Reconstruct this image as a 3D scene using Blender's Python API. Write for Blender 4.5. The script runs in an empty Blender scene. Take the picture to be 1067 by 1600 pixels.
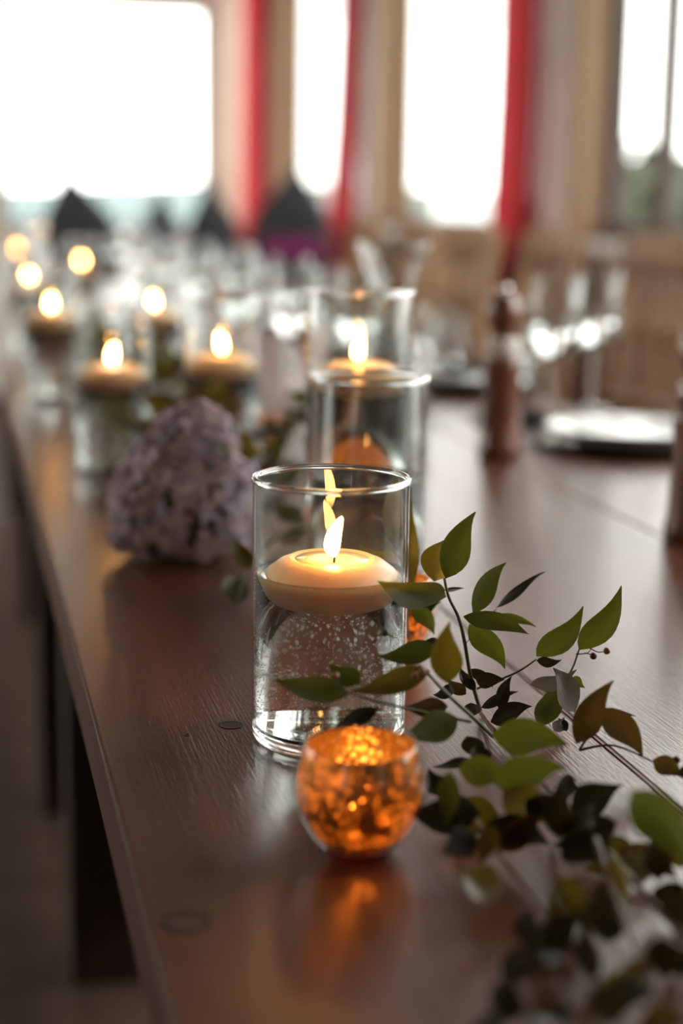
import bpy, bmesh, math, random
from mathutils import Vector, Matrix
random.seed(7)
R = math.radians
col = bpy.context.scene.collection
scn = bpy.context.scene

# ------------------------------------------------------------------ camera, world, exposure
TT = 0.75                                   # table top height
CAMZ = TT + 0.305
FPX = 2533.0
YAW, PITCH, ROLL = R(13.3), R(10.8), R(0.8)
cam_d = bpy.data.cameras.new('camera'); cam = bpy.data.objects.new('camera', cam_d); col.objects.link(cam)
scn.camera = cam
cam_d.sensor_fit = 'VERTICAL'; cam_d.sensor_height = 36.0; cam_d.lens = FPX/1600*36
cam_d.clip_start = 0.02; cam_d.clip_end = 500
fwd = Vector((math.sin(YAW)*math.cos(PITCH), math.cos(YAW)*math.cos(PITCH), -math.sin(PITCH)))
rgt = Vector((math.cos(YAW), -math.sin(YAW), 0)); upv = rgt.cross(fwd)
rr = rgt*math.cos(ROLL) + upv*math.sin(ROLL); uu = upv*math.cos(ROLL) - rgt*math.sin(ROLL)
CAM = Vector((0, 0, CAMZ))
cam.matrix_world = Matrix(((rr.x, uu.x, -fwd.x, CAM.x), (rr.y, uu.y, -fwd.y, CAM.y), (rr.z, uu.z, -fwd.z, CAM.z), (0, 0, 0, 1)))
cam_d.dof.use_dof = True; cam_d.dof.focus_distance = 0.945; cam_d.dof.aperture_fstop = 3.0

world = bpy.data.worlds.new('world'); scn.world = world; world.use_nodes = True
bg = world.node_tree.nodes['Background']
bg.inputs[0].default_value = (1.0, 0.972, 0.925, 1); bg.inputs[1].default_value = 6.0
vs = scn.view_settings
vs.view_transform = 'Standard'; vs.look = 'None'; vs.exposure = 0.3; vs.gamma = 1.0; vs.use_curve_mapping = False
cy = scn.cycles
cy.max_bounces = 14; cy.transmission_bounces = 12; cy.transparent_max_bounces = 48; cy.glossy_bounces = 6; cy.diffuse_bounces = 4
cy.use_denoising = True; cy.sample_clamp_indirect = 6.0; cy.use_adaptive_sampling = False

def ray(px, py):
    return (fwd + rr*((px-533.5)/FPX) + uu*((800-py)/FPX))
def at(px, py, depth):                      # depth along the view axis
    return CAM + ray(px, py)*depth
def on_plane(px, py, z=TT):
    d = ray(px, py); return CAM + d*((z-CAM.z)/d.z)
def at_X(px, py, X):
    d = ray(px, py); return CAM + d*(X/d.x)
def depth_of(p): return (Vector(p)-CAM).dot(fwd)

# ------------------------------------------------------------------ materials
MATS = {}
def mat(name):
    m = bpy.data.materials.new(name); m.use_nodes = True
    nt = m.node_tree; nt.nodes.clear()
    out = nt.nodes.new('ShaderNodeOutputMaterial'); MATS[name] = m
    return m, nt, out
def N(nt, t, **kw):
    n = nt.nodes.new(t)
    for k, v in kw.items():
        if k.startswith('i_'):
            k = k[2:]; key = int(k) if k.isdigit() else k.replace('_', ' ')
            n.inputs[key].default_value = v
        else: setattr(n, k, v)
    return n
def L(nt, a, ai, b, bi): nt.links.new(a.outputs[ai], b.inputs[bi])
def c4(c): return (*c, 1.0)
def ramp(nt, stops):
    n = nt.nodes.new('ShaderNodeValToRGB'); e = n.color_ramp.elements
    while len(e) < len(stops): e.new(0.5)
    for i, (p, c) in enumerate(stops): e[i].position = p; e[i].color = c4(c)
    return n
def plain(name, color, rough=0.5, noise=0.0, scale=20.0, metal=0.0, bump=0.0, **kw):
    m, nt, out = mat(name)
    b = N(nt, 'ShaderNodeBsdfPrincipled'); b.inputs['Roughness'].default_value = rough; b.inputs['Metallic'].default_value = metal
    for k, v in kw.items(): b.inputs[k.replace('_', ' ')].default_value = v
    tc = N(nt, 'ShaderNodeTexCoord'); nz = N(nt, 'ShaderNodeTexNoise'); nz.inputs['Scale'].default_value = scale
    nz.inputs['Detail'].default_value = 4
    L(nt, tc, 'Object', nz, 'Vector')
    lo = tuple(max(0, c*(1-noise)) for c in color); hi = tuple(min(1, c*(1+noise)) for c in color)
    r = ramp(nt, [(0.3, lo), (0.7, hi)]); L(nt, nz, 0, r, 0); L(nt, r, 0, b, 'Base Color')
    if bump:
        bp = N(nt, 'ShaderNodeBump'); bp.inputs['Strength'].default_value = bump; bp.inputs['Distance'].default_value = 0.002
        L(nt, nz, 0, bp, 'Height'); L(nt, bp, 0, b, 'Normal')
    L(nt, b, 0, out, 0)
    return m
def wood(name, dark, light, rough=0.35, scale=(30, 2.2, 30), bump=0.25, coat=0.0, fine=0.35, fmul=9, pores=0.0):
    m, nt, out = mat(name)
    b = N(nt, 'ShaderNodeBsdfPrincipled')
    tc = N(nt, 'ShaderNodeTexCoord'); mp = N(nt, 'ShaderNodeMapping'); mp.inputs['Scale'].default_value = scale
    L(nt, tc, 'Object', mp, 0)
    n1 = N(nt, 'ShaderNodeTexNoise', i_Scale=1.0, i_Detail=6.0, i_Roughness=0.6, i_Distortion=0.6); L(nt, mp, 0, n1, 'Vector')
    mp2 = N(nt, 'ShaderNodeMapping'); mp2.inputs['Scale'].default_value = (scale[0]*fmul, scale[1]*5, scale[2]*fmul)
    L(nt, tc, 'Object', mp2, 0)
    n2 = N(nt, 'ShaderNodeTexNoise', i_Scale=1.0, i_Detail=3.0, i_Roughness=0.6); L(nt, mp2, 0, n2, 'Vector')
    r = ramp(nt, [(0.28, dark), (0.72, light)]); L(nt, n1, 0, r, 0)
    mx = N(nt, 'ShaderNodeMix', data_type='RGBA', blend_type='MULTIPLY'); mx.inputs[0].default_value = fine
    L(nt, r, 0, mx, 6); r2 = ramp(nt, [(0.35, (0.35, 0.35, 0.35)), (0.6, (1, 1, 1))]); L(nt, n2, 0, r2, 0); L(nt, r2, 0, mx, 7)
    L(nt, mx, 2, b, 'Base Color')
    rr_ = N(nt, 'ShaderNodeMapRange'); rr_.inputs[3].default_value = rough*0.8; rr_.inputs[4].default_value = rough*1.25
    L(nt, n1, 0, rr_, 0); L(nt, rr_, 0, b, 'Roughness')
    if coat: b.inputs['Coat Weight'].default_value = coat; b.inputs['Coat Roughness'].default_value = 0.2
    bp = N(nt, 'ShaderNodeBump'); bp.inputs['Strength'].default_value = bump; bp.inputs['Distance'].default_value = 0.0008
    L(nt, n2, 0, bp, 'Height')
    if pores:      # short open pores along the grain
        mp3 = N(nt, 'ShaderNodeMapping'); mp3.inputs['Scale'].default_value = (620, 110, 620); L(nt, tc, 'Object', mp3, 0)
        n3 = N(nt, 'ShaderNodeTexNoise', i_Scale=1.0, i_Detail=2.0); L(nt, mp3, 0, n3, 'Vector')
        b3 = N(nt, 'ShaderNodeBump'); b3.inputs['Strength'].default_value = pores; b3.inputs['Distance'].default_value = 0.0006
        L(nt, n3, 0, b3, 'Height'); L(nt, bp, 0, b3, 'Normal'); bp = b3
    L(nt, bp, 0, b, 'Normal'); L(nt, b, 0, out, 0)
    return m
def thin_glass(name, tint=(0.97, 0.985, 0.98), ior=1.5, rough=0.0):
    m, nt, out = mat(name)
    ge = N(nt, 'ShaderNodeNewGeometry'); mr = N(nt, 'ShaderNodeMapRange'); mr.inputs[3].default_value = ior; mr.inputs[4].default_value = 1/ior
    f = N(nt, 'ShaderNodeFresnel'); L(nt, ge, 'Backfacing', mr, 0); L(nt, mr, 0, f, 0)   # thin walls: same reflectance from both sides
    t = N(nt, 'ShaderNodeBsdfTransparent'); t.inputs[0].default_value = c4(tint)
    g = N(nt, 'ShaderNodeBsdfGlossy'); g.inputs['Roughness'].default_value = rough
    mx = N(nt, 'ShaderNodeMixShader'); L(nt, f, 0, mx, 0); L(nt, t, 0, mx, 1); L(nt, g, 0, mx, 2); L(nt, mx, 0, out, 0)
    return m
def refr(name, ior, color=(1, 1, 1), rough=0.0):
    m, nt, out = mat(name)
    g = N(nt, 'ShaderNodeBsdfGlass', i_IOR=ior, i_Roughness=rough); g.inputs[0].default_value = c4(color); L(nt, g, 0, out, 0)
    return m

wood('table_wood', (0.070, 0.0175, 0.0070), (0.150, 0.044, 0.0185), rough=0.30, scale=(30, 1.6, 30), bump=0.35, coat=0.2, fmul=22, pores=0.45)
wood('dark_wood', (0.022, 0.010, 0.008), (0.05, 0.02, 0.014), rough=0.5)
wood('plug_wood', (0.055, 0.025, 0.017), (0.10, 0.05, 0.035), rough=0.45, scale=(60, 60, 60))
wood('knot_wood', (0.010, 0.005, 0.004), (0.04, 0.014, 0.009), rough=0.4, scale=(90, 90, 90))
wood('chair_wood', (0.27, 0.135, 0.06), (0.47, 0.27, 0.14), rough=0.4, scale=(20, 20, 2.0), bump=0.2)
wood('frame_wood', (0.16, 0.075, 0.03), (0.28, 0.15, 0.06), rough=0.45, scale=(14, 14, 1.0))
wood('frame_dark', (0.045, 0.025, 0.02), (0.09, 0.05, 0.035), rough=0.5, scale=(14, 14, 1.0))
wood('floor_wood', (0.075, 0.045, 0.030), (0.15, 0.095, 0.066), rough=0.45, scale=(9, 0.8, 9))
wood('mill_wood', (0.11, 0.035, 0.015), (0.24, 0.085, 0.035), rough=0.3, scale=(40, 40, 6), coat=0.6)
plain('wall_paint', (0.50, 0.39, 0.31), 0.75, 0.08, 3)
plain('ceiling_paint', (0.20, 0.115, 0.075), 0.8, 0.08, 2)
plain('post_paint', (0.56, 0.44, 0.38), 0.5, 0.08, 4)
plain('sill_paint', (0.72, 0.68, 0.62), 0.5, 0.05, 6)
plain('white_cloth', (0.78, 0.75, 0.72), 0.8, 0.05, 8)
plain('white_china', (0.82, 0.83, 0.82), 0.12, 0.02, 8)
plain('dark_china', (0.012, 0.010, 0.010), 0.25, 0.2, 30)
plain('dark_napkin', (0.02, 0.017, 0.018), 0.8, 0.3, 60, bump=0.3)
plain('charcoal_cloth', (0.030, 0.032, 0.037), 0.85, 0.25, 14, bump=0.3)
plain('magenta_cloth', (0.20, 0.015, 0.10), 0.8, 0.2, 14)
plain('wick', (0.02, 0.012, 0.008), 0.9, 0.3, 200)
plain('metal', (0.75, 0.72, 0.68), 0.25, 0.05, 20, metal=1.0)
plain('berry_brown', (0.22, 0.095, 0.02), 0.35, 0.3, 300)
plain('berry_red', (0.12, 0.014, 0.010), 0.3, 0.3, 300)
plain('stem_green', (0.10, 0.10, 0.03), 0.5, 0.3, 120)
plain('stem_brown', (0.10, 0.05, 0.03), 0.5, 0.3, 120)
plain('stem_red', (0.13, 0.02, 0.015), 0.4, 0.3, 120)
plain('hill', (0.10, 0.13, 0.13), 0.9, 0.3, 0.2)
plain('sea', (0.30, 0.42, 0.45), 0.25, 0.1, 0.3)
plain('tree_leaves', (0.035, 0.05, 0.03), 0.9, 0.4, 2)
plain('tree_bark', (0.05, 0.04, 0.03), 0.9, 0.3, 4)
thin_glass('vase_glass'); thin_glass('pane_glass', (0.97, 0.99, 0.985)); thin_glass('drink_glass', (0.96, 0.97, 0.97))
refr('base_glass', 1.5); refr('water', 1.33, (0.985, 0.99, 0.985))

def leafmat(name, base, trans, tw=0.3, rough=0.33):
    m, nt, out = mat(name)
    b = N(nt, 'ShaderNodeBsdfPrincipled'); b.inputs['Roughness'].default_value = rough
    tc = N(nt, 'ShaderNodeTexCoord'); mp = N(nt, 'ShaderNodeMapping'); mp.inputs['Scale'].default_value = (3, 26, 3); L(nt, tc, 'Object', mp, 0)
    nz = N(nt, 'ShaderNodeTexNoise', i_Scale=1.0, i_Detail=3.0); L(nt, mp, 0, nz, 'Vector')
    r = ramp(nt, [(0.3, tuple(c*0.75 for c in base)), (0.7, tuple(c*1.25 for c in base))]); L(nt, nz, 0, r, 0); L(nt, r, 0, b, 'Base Color')
    bp = N(nt, 'ShaderNodeBump'); bp.inputs['Strength'].default_value = 0.15; bp.inputs['Distance'].default_value = 0.0006; L(nt, nz, 0, bp, 'Height'); L(nt, bp, 0, b, 'Normal')
    t = N(nt, 'ShaderNodeBsdfTranslucent'); t.inputs[0].default_value = c4(trans)
    mx = N(nt, 'ShaderNodeMixShader'); mx.inputs[0].default_value = tw; L(nt, b, 0, mx, 1); L(nt, t, 0, mx, 2); L(nt, mx, 0, out, 0)
    return m
leafmat('leaf_green', (0.044, 0.055, 0.008), (0.14, 0.15, 0.012), 0.32)
leafmat('leaf_olive', (0.070, 0.056, 0.007), (0.22, 0.16, 0.012), 0.34)
leafmat('leaf_dark', (0.013, 0.012, 0.005), (0.03, 0.022, 0.006), 0.25)  # near-black leaves; in the front garland this tone carries painted shade
leafmat('leaf_brown', (0.045, 0.027, 0.009), (0.13, 0.065, 0.012), 0.3)
leafmat('leaf_grey', (0.26, 0.23, 0.20), (0.2, 0.17, 0.13), 0.2, 0.45)
leafmat('petal_lavender', (0.62, 0.48, 0.53), (0.56, 0.42, 0.46), 0.35, 0.6)
leafmat('petal_mauve', (0.64, 0.48, 0.52), (0.55, 0.40, 0.44), 0.35, 0.6)
leafmat('petal_blue', (0.52, 0.45, 0.56), (0.46, 0.40, 0.5), 0.35, 0.6)
leafmat('petal_cream', (0.52, 0.40, 0.28), (0.45, 0.33, 0.2), 0.35, 0.6)
leafmat('curtain_red', (0.46, 0.04, 0.05), (0.60, 0.05, 0.065), 0.5, 0.6)

def curtainmat():
    nt = MATS['curtain_red'].node_tree; out = [n for n in nt.nodes if n.type == 'OUTPUT_MATERIAL'][0]; src = out.inputs[0].links[0].from_socket
    t = N(nt, 'ShaderNodeBsdfTransparent'); mx = N(nt, 'ShaderNodeMixShader'); mx.inputs[0].default_value = 0.22   # loose open weave
    nt.links.new(src, mx.inputs[1]); L(nt, t, 0, mx, 2); L(nt, mx, 0, out, 0)
curtainmat()
def waxmat():
    m, nt, out = mat('wax')
    b = N(nt, 'ShaderNodeBsdfPrincipled'); b.inputs['Base Color'].default_value = (0.97, 0.62, 0.35, 1)
    b.inputs['Subsurface Weight'].default_value = 1.0; b.inputs['Subsurface Radius'].default_value = (1.0, 0.55, 0.28); b.inputs['Subsurface Scale'].default_value = 0.016
    b.inputs['Roughness'].default_value = 0.35; L(nt, b, 0, out, 0)
    m, nt, out = mat('wax_melt')
    b = N(nt, 'ShaderNodeBsdfPrincipled'); b.inputs['Base Color'].default_value = (0.95, 0.74, 0.42, 1)
    b.inputs['Subsurface Weight'].default_value = 1.0; b.inputs['Subsurface Radius'].default_value = (1.0, 0.6, 0.3); b.inputs['Subsurface Scale'].default_value = 0.012
    b.inputs['Roughness'].default_value = 0.08; L(nt, b, 0, out, 0)
waxmat()
def flamemat():
    m, nt, out = mat('flame')
    tc = N(nt, 'ShaderNodeTexCoord'); sp = N(nt, 'ShaderNodeSeparateXYZ'); L(nt, tc, 'Generated', sp, 0)
    r = ramp(nt, [(0.0, (1, 0.30, 0.05)), (0.22, (1, 0.46, 0.13)), (0.8, (1, 0.42, 0.10))]); L(nt, sp, 2, r, 0)
    s = N(nt, 'ShaderNodeMapRange'); s.inputs[1].default_value = 0.0; s.inputs[2].default_value = 0.3; s.inputs[3].default_value = 8; s.inputs[4].default_value = 88
    L(nt, sp, 2, s, 0)
    e = N(nt, 'ShaderNodeEmission'); L(nt, r, 0, e, 0); L(nt, s, 0, e, 1); L(nt, e, 0, out, 0)
flamemat()
def mercurymat(name, seed):
    # gold mercury glass: flaked gold coating, amber light leaking between the flakes
    m, nt, out = mat(name)
    tc = N(nt, 'ShaderNodeTexCoord')
    mp = N(nt, 'ShaderNodeMapping'); mp.inputs['Location'].default_value = (seed, seed*0.7, 0); L(nt, tc, 'Object', mp, 0)
    v = N(nt, 'ShaderNodeTexVoronoi', i_Scale=560.0); L(nt, mp, 0, v, 'Vector')
    v2 = N(nt, 'ShaderNodeTexVoronoi', i_Scale=230.0); L(nt, mp, 0, v2, 'Vector')
    nz = N(nt, 'ShaderNodeTexNoise', i_Scale=70.0, i_Detail=6.0, i_Roughness=0.7); L(nt, mp, 0, nz, 'Vector')
    ad = N(nt, 'ShaderNodeMath', operation='MULTIPLY_ADD'); ad.inputs[1].default_value = 0.42; L(nt, v, 'Color', ad, 0); L(nt, nz, 0, ad, 2)
    tr = ramp(nt, [(0.65, (0.010, 0.0025, 0.0005)), (0.74, (0.07, 0.021, 0.003)), (0.83, (0.45, 0.20, 0.036)), (0.94, (1.0, 0.68, 0.22))]); L(nt, ad, 0, tr, 0)
    d = N(nt, 'ShaderNodeBsdfTranslucent'); L(nt, tr, 0, d, 0)
    df = N(nt, 'ShaderNodeBsdfDiffuse'); df.inputs[0].default_value = c4((0.60, 0.30, 0.08))
    g = N(nt, 'ShaderNodeBsdfGlossy'); g.inputs[0].default_value = c4((0.85, 0.5, 0.18)); g.inputs['Roughness'].default_value = 0.18
    bp = N(nt, 'ShaderNodeBump'); bp.inputs['Strength'].default_value = 0.8; bp.inputs['Distance'].default_value = 0.0008; L(nt, v2, 'Distance', bp, 'Height'); L(nt, bp, 0, g, 'Normal')
    t = N(nt, 'ShaderNodeBsdfTransparent'); t.inputs[0].default_value = c4((1.0, 0.45, 0.12))
    m0 = N(nt, 'ShaderNodeMixShader'); m0.inputs[0].default_value = 0.22; L(nt, df, 0, m0, 1); L(nt, g, 0, m0, 2)
    m1 = N(nt, 'ShaderNodeMixShader'); m1.inputs[0].default_value = 0.66; L(nt, m0, 0, m1, 1); L(nt, d, 0, m1, 2)
    cl = ramp(nt, [(0.82, (0.0, 0.0, 0.0)), (0.92, (0.8, 0.8, 0.8))]); L(nt, ad, 0, cl, 0)
    m2 = N(nt, 'ShaderNodeMixShader'); L(nt, cl, 0, m2, 0); L(nt, m1, 0, m2, 1); L(nt, t, 0, m2, 2); L(nt, m2, 0, out, 0)
mercurymat('gold_mercury', 0.3)

# ------------------------------------------------------------------ builders
def tag(o, label=None, cat=None, group=None, kind=None):
    if label: o['label'] = label
    if cat: o['category'] = cat
    if group: o['group'] = group
    if kind: o['kind'] = kind
    return o
def empty(name, loc=(0, 0, 0), rz=0.0, parent=None):
    o = bpy.data.objects.new(name, None); col.objects.link(o); o.location = loc; o.rotation_euler.z = rz; o.empty_display_size = 0.02
    if parent: o.parent = parent
    return o
def link(name, me, material, parent=None, smooth=False, loc=None):
    if isinstance(me, bmesh.types.BMesh):
        bm = me; me = bpy.data.meshes.new(name); bm.to_mesh(me); bm.free()
    if material and not me.materials: me.materials.append(MATS[material])
    if smooth:
        for p in me.polygons: p.use_smooth = True
    o = bpy.data.objects.new(name, me); col.objects.link(o)
    if parent: o.parent = parent
    if loc is not None: o.location = loc
    return o
def copy_tree(o, parent=None):
    c = o.copy(); col.objects.link(c); c.parent = parent
    for ch in list(o.children): copy_tree(ch, c)
    return c
def box(bm, c, s, rot=None, bev=0.0):
    M = Matrix.Translation(c)
    if rot is not None: M = M @ rot
    M = M @ Matrix.Diagonal((*s, 1))
    r = bmesh.ops.create_cube(bm, size=1.0, matrix=M)
    if bev:
        es = list({e for v in r['verts'] for e in v.link_edges})
        bmesh.ops.bevel(bm, geom=es, offset=bev, segments=2, affect='EDGES', profile=0.5)
def lathe(prof, seg=48, close=False):
    """prof: list of (r,z); r=0 ends become poles"""
    bm = bmesh.new(); rings = []
    for (r, z) in prof:
        if r <= 1e-7: rings.append([bm.verts.new((0, 0, z))])
        else: rings.append([bm.verts.new((r*math.cos(2*math.pi*i/seg), r*math.sin(2*math.pi*i/seg), z)) for i in range(seg)])
    n = len(rings); pairs = [(i, i+1) for i in range(n-1)] + ([(n-1, 0)] if close else [])
    for a, b in pairs:
        A, B = rings[a], rings[b]
        for i in range(seg):
            j = (i+1) % seg
            if len(A) == 1 and len(B) == 1: break
            if len(A) == 1: bm.faces.new((A[0], B[j], B[i]))
            elif len(B) == 1: bm.faces.new((A[i], A[j], B[0]))
            else: bm.faces.new((A[i], A[j], B[j], B[i]))
    bmesh.ops.recalc_face_normals(bm, faces=bm.faces)
    return bm
def tube(bm, pts, rad, seg=7, cap=True):
    pts = [Vector(p) for p in pts]; rings = []
    rads = rad if isinstance(rad, (list, tuple)) else [rad]*len(pts)
    up = Vector((0.31, 0.17, 0.93))
    for i, p in enumerate(pts):
        t = (pts[min(i+1, len(pts)-1)] - pts[max(i-1, 0)]).normalized()
        a = t.cross(up)
        if a.length < 1e-3: a = t.cross(Vector((1, 0, 0)))
        a.normalize(); b = t.cross(a); up = b if abs(b.dot(t)) < 0.5 else up
        rings.append([bm.verts.new(p + (a*math.cos(2*math.pi*k/seg) + b*math.sin(2*math.pi*k/seg))*rads[i]) for k in range(seg)])
        up = a.cross(t)*-1 if False else Vector((0.31, 0.17, 0.93))
    for i in range(len(rings)-1):
        A, B = rings[i], rings[i+1]
        for k in range(seg): bm.faces.new((A[k], A[(k+1) % seg], B[(k+1) % seg], B[k]))
    if cap: bm.faces.new(rings[0][::-1]); bm.faces.new(rings[-1])
def spline(pts, n=6):
    pts = [Vector(p) for p in pts]
    if len(pts) < 3: return pts
    out = []
    for i in range(len(pts)-1):
        p0 = pts[max(i-1, 0)]; p1 = pts[i]; p2 = pts[i+1]; p3 = pts[min(i+2, len(pts)-1)]
        for k in range(n):
            t = k/n
            out.append(0.5*((2*p1) + (p2-p0)*t + (2*p0-5*p1+4*p2-p3)*t*t + (3*p1-p0-3*p2+p3)*t**3))
    out.append(pts[-1]); return out

# ------------------------------------------------------------------ the room
WX = 2.2            # right wall plane
YE = 12.0           # end wall plane
XL, YB, ZC = -3.6, -3.5, 3.5
SILL, HEAD = 0.94, 3.0
def struct(name, bm, m, parent=None):
    o = link(name, bm, m, parent)
    if not parent: o['kind'] = 'structure'
    return o
# floor boards, one by one where they show
fl = empty('floor'); fl['kind'] = 'structure'
sub = bmesh.new(); box(sub, ((XL+WX)/2, (YB+YE)/2, -0.06), (WX-XL+0.4, YE-YB+0.4, 0.06)); link('subfloor', sub, 'floor_wood', fl)
bm = bmesh.new(); box(bm, (0, 0, 0), (WX-XL, 0.178, 0.03), bev=0.003); bme = bpy.data.meshes.new('floor_board'); bm.to_mesh(bme); bm.free(); bme.materials.append(MATS['floor_wood'])
y = YB
while y < YE:
    o = link('floor_board', bme, None, fl, loc=((XL+WX)/2 + random.uniform(-.001, .001), y+0.09, -0.015 + random.uniform(-.001, 0))); y += 0.18
bm = bmesh.new(); box(bm, ((XL+WX)/2, (YB+YE)/2, ZC+0.05), (WX-XL+0.6, YE-YB+0.6, 0.1)); struct('ceiling', bm, 'ceiling_paint')
bm = bmesh.new(); box(bm, ((XL+WX)/2, YB-0.1, ZC/2), (WX-XL+0.6, 0.2, ZC)); struct('wall_back', bm, 'wall_paint')

# post positions on the right wall from the photograph (equal pitch)
def postY(px):   # where the near face of a post meets the wall
    return at_X(px, 200, WX).y
P1, P2, P3 = postY(459), postY(625), postY(950)
pitch = (P1-P3)/2
posts = [P1, P2, P3, P3-pitch, P3-2*pitch, P3-3*pitch]
PW, PD = 0.40, 0.11
def side_wall(name, X, out, ps, y0, y1, openings):
    bm = bmesh.new(); xc = X + out*0.03
    box(bm, (xc, (y0+y1)/2, SILL/2), (0.06, y1-y0, SILL))
    box(bm, (xc, (y0+y1)/2, (HEAD+ZC)/2), (0.06, y1-y0, ZC-HEAD))
    for k, p in enumerate(ps):
        box(bm, (xc, p+PW/2, (SILL+HEAD)/2), (0.06, PW, HEAD-SILL))
        nxt = ps[k+1] if k+1 < len(ps) else YB
        if not openings[k]: box(bm, (xc, (nxt+PW+p)/2, (SILL+HEAD)/2), (0.06, p-nxt-PW, HEAD-SILL))
    return struct(name, bm, 'wall_paint')
wr = side_wall('wall_right', WX, 1, posts, YB, YE+0.2, (1, 1, 1, 1, 0, 0))
wl = side_wall('wall_left', XL, -1, posts, YB, YE+0.2, (0, 1, 1, 0, 0, 0))
# end wall with the wide window
ex0, ex1 = at(2, 150, 1), at(325, 150, 1)
def at_Y(px, py, Y):
    d = ray(px, py); return CAM + d*(Y/d.y)
E0, E1 = at_Y(1, 150, YE).x, at_Y(325, 150, YE).x
EZ1 = at_Y(160, 4, YE).z; EZ0 = 0.85
bm = bmesh.new(); yc = YE+0.12
box(bm, ((XL-0.2+E0)/2, yc, ZC/2), (E0-XL+0.2, 0.24, ZC)); box(bm, ((WX+0.06+E1)/2, yc, ZC/2), (WX+0.06-E1, 0.24, ZC))
box(bm, ((E0+E1)/2, yc, EZ0/2), (E1-E0, 0.24, EZ0)); box(bm, ((E0+E1)/2, yc, (EZ1+ZC)/2), (E1-E0, 0.24, ZC-EZ1))
struct('wall_end', bm, 'wall_paint')
wn = 0
def window(name, axis, c, w, z0, z1, framemat, mull=None, fw=0.05):
    """axis 'x': window lies in an x=const wall, c=(x,ymid)"""
    root = empty(name, (c[0], c[1], z0)); root['kind'] = 'structure'
    h = z1-z0
    def b(bm, u, z, su, sz, d=0.045):
        if axis == 'x': box(bm, (0, u, z), (d, su, sz))
        else: box(bm, (u, 0, z), (su, d, sz))
    bm = bmesh.new()
    b(bm, -w/2+fw/2, h/2, fw, h); b(bm, w/2-fw/2, h/2, fw, h); b(bm, 0, fw/2, w-2*fw, fw); b(bm, 0, h-fw/2, w-2*fw, fw)
    link('window_frame', bm, framemat, root)
    us = [-w/2+fw] + ([mull] if mull is not None else []) + [w/2-fw]
    if mull is not None:
        bm = bmesh.new(); b(bm, mull, h/2, 0.085, h-2*fw); link('mullion', bm, 'frame_dark', root)
    for i in range(len(us)-1):
        bm = bmesh.new(); b(bm, (us[i]+us[i+1])/2, h/2, us[i+1]-us[i], h-2*fw, 0.006); link('pane', bm, 'pane_glass', root)
    if axis == 'x':
        bm = bmesh.new(); s = 1 if c[0] > 0 else -1
        box(bm, (-s*0.07, 0, -0.022), (0.16, w, 0.04), bev=0.004); link('window_sill', bm, 'sill_paint', root)
    return root
def portal(c, rot, sx, sy):
    l = bpy.data.lights.new('daylight_portal', 'AREA'); l.shape = 'RECTANGLE'; l.size = sx; l.size_y = sy; l.cycles.is_portal = True
    o = bpy.data.objects.new('daylight_portal', l); col.objects.link(o); o.location = c; o.rotation_euler = rot
wi = 1
edges = [YE+0.0] + posts
for i in range(len(posts)):
    y1 = edges[0] if i == 0 else posts[i-1]
    y0 = posts[i] + PW
    if i in (0, 5): continue
    w = y1-y0
    mull = None
    if i == 3: mull = at_X(1043, 200, WX+0.03).y - (y0+y1)/2
    window('window_%d' % wi, 'x', (WX+0.03, (y0+y1)/2), w, SILL, HEAD, 'frame_wood' if i < 3 else 'frame_dark', mull); wi += 1
    portal((WX+0.09, (y0+y1)/2, (SILL+HEAD)/2), (0, R(90), 0), HEAD-SILL, w)
    if i in (2, 3):
        window('window_%d' % wi, 'x', (XL-0.03, (y0+y1)/2), w, SILL, HEAD, 'frame_wood'); wi += 1
        portal((XL-0.09, (y0+y1)/2, (SILL+HEAD)/2), (0, R(-90), 0), HEAD-SILL, w)
window('window_%d' % wi, 'y', ((E0+E1)/2, YE+0.14), E1-E0, EZ0, EZ1, 'frame_dark', fw=0.03)
portal(((E0+E1)/2, YE+0.2, (EZ0+EZ1)/2), (R(-90), 0, 0), E1-E0, EZ1-EZ0)
# posts standing proud of the right wall: pale face with a brown wooden side casing
for i, p in enumerate(posts):
    root = empty('trim_%d' % (i+1), (WX, p, 0)); root['kind'] = 'structure'
    bm = bmesh.new(); box(bm, (-PD/2, PW/2+0.015, ZC/2), (PD, PW-0.03, ZC)); link('post_face', bm, 'post_paint', root)
    bm = bmesh.new(); box(bm, (-PD/2-0.005, 0, SILL+(ZC-SILL)/2), (PD+0.03, 0.035, ZC-SILL), bev=0.003); link('side_casing', bm, 'frame_wood', root)
bm = bmesh.new(); box(bm, (WX-0.01, (YB+YE)/2, 0.07), (0.02, YE-YB, 0.14)); struct('baseboard_right', bm, 'frame_wood')

# outside: sea, far hills, trees
def grid_hill(name, x0, x1, y, amp, base, seed, m, depth=20):
    rnd = random.Random(seed); bm = bmesh.new(); n = 40; rows = []
    hs = [base + amp*(0.5+0.5*math.sin(i*0.35+seed) * math.sin(i*0.13+seed*2)) + rnd.uniform(0, amp*0.15) for i in range(n+1)]
    for j in range(5):
        f = math.sin(math.pi*j/4)
        rows.append([bm.verts.new((x0+(x1-x0)*i/n, y+depth*j/4, -6 + (hs[i]+6)*f)) for i in range(n+1)])
    for j in range(4):
        for i in range(n): bm.faces.new((rows[j][i], rows[j][i+1], rows[j+1][i+1], rows[j+1][i]))
    o = link(name, bm, m, smooth=True); o['kind'] = 'structure'; return o
bm = bmesh.new(); box(bm, (100, 150, -4.5), (600, 500, 0.4)); o = link('sea', bm, 'sea'); o['kind'] = 'structure'
grid_hill('hills', -60, 300, 330, 3.0, 2.0, 3, 'hill')
grid_hill('hills', 60, 140, 150, 3.2, -1.0, 5, 'hill')
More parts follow.
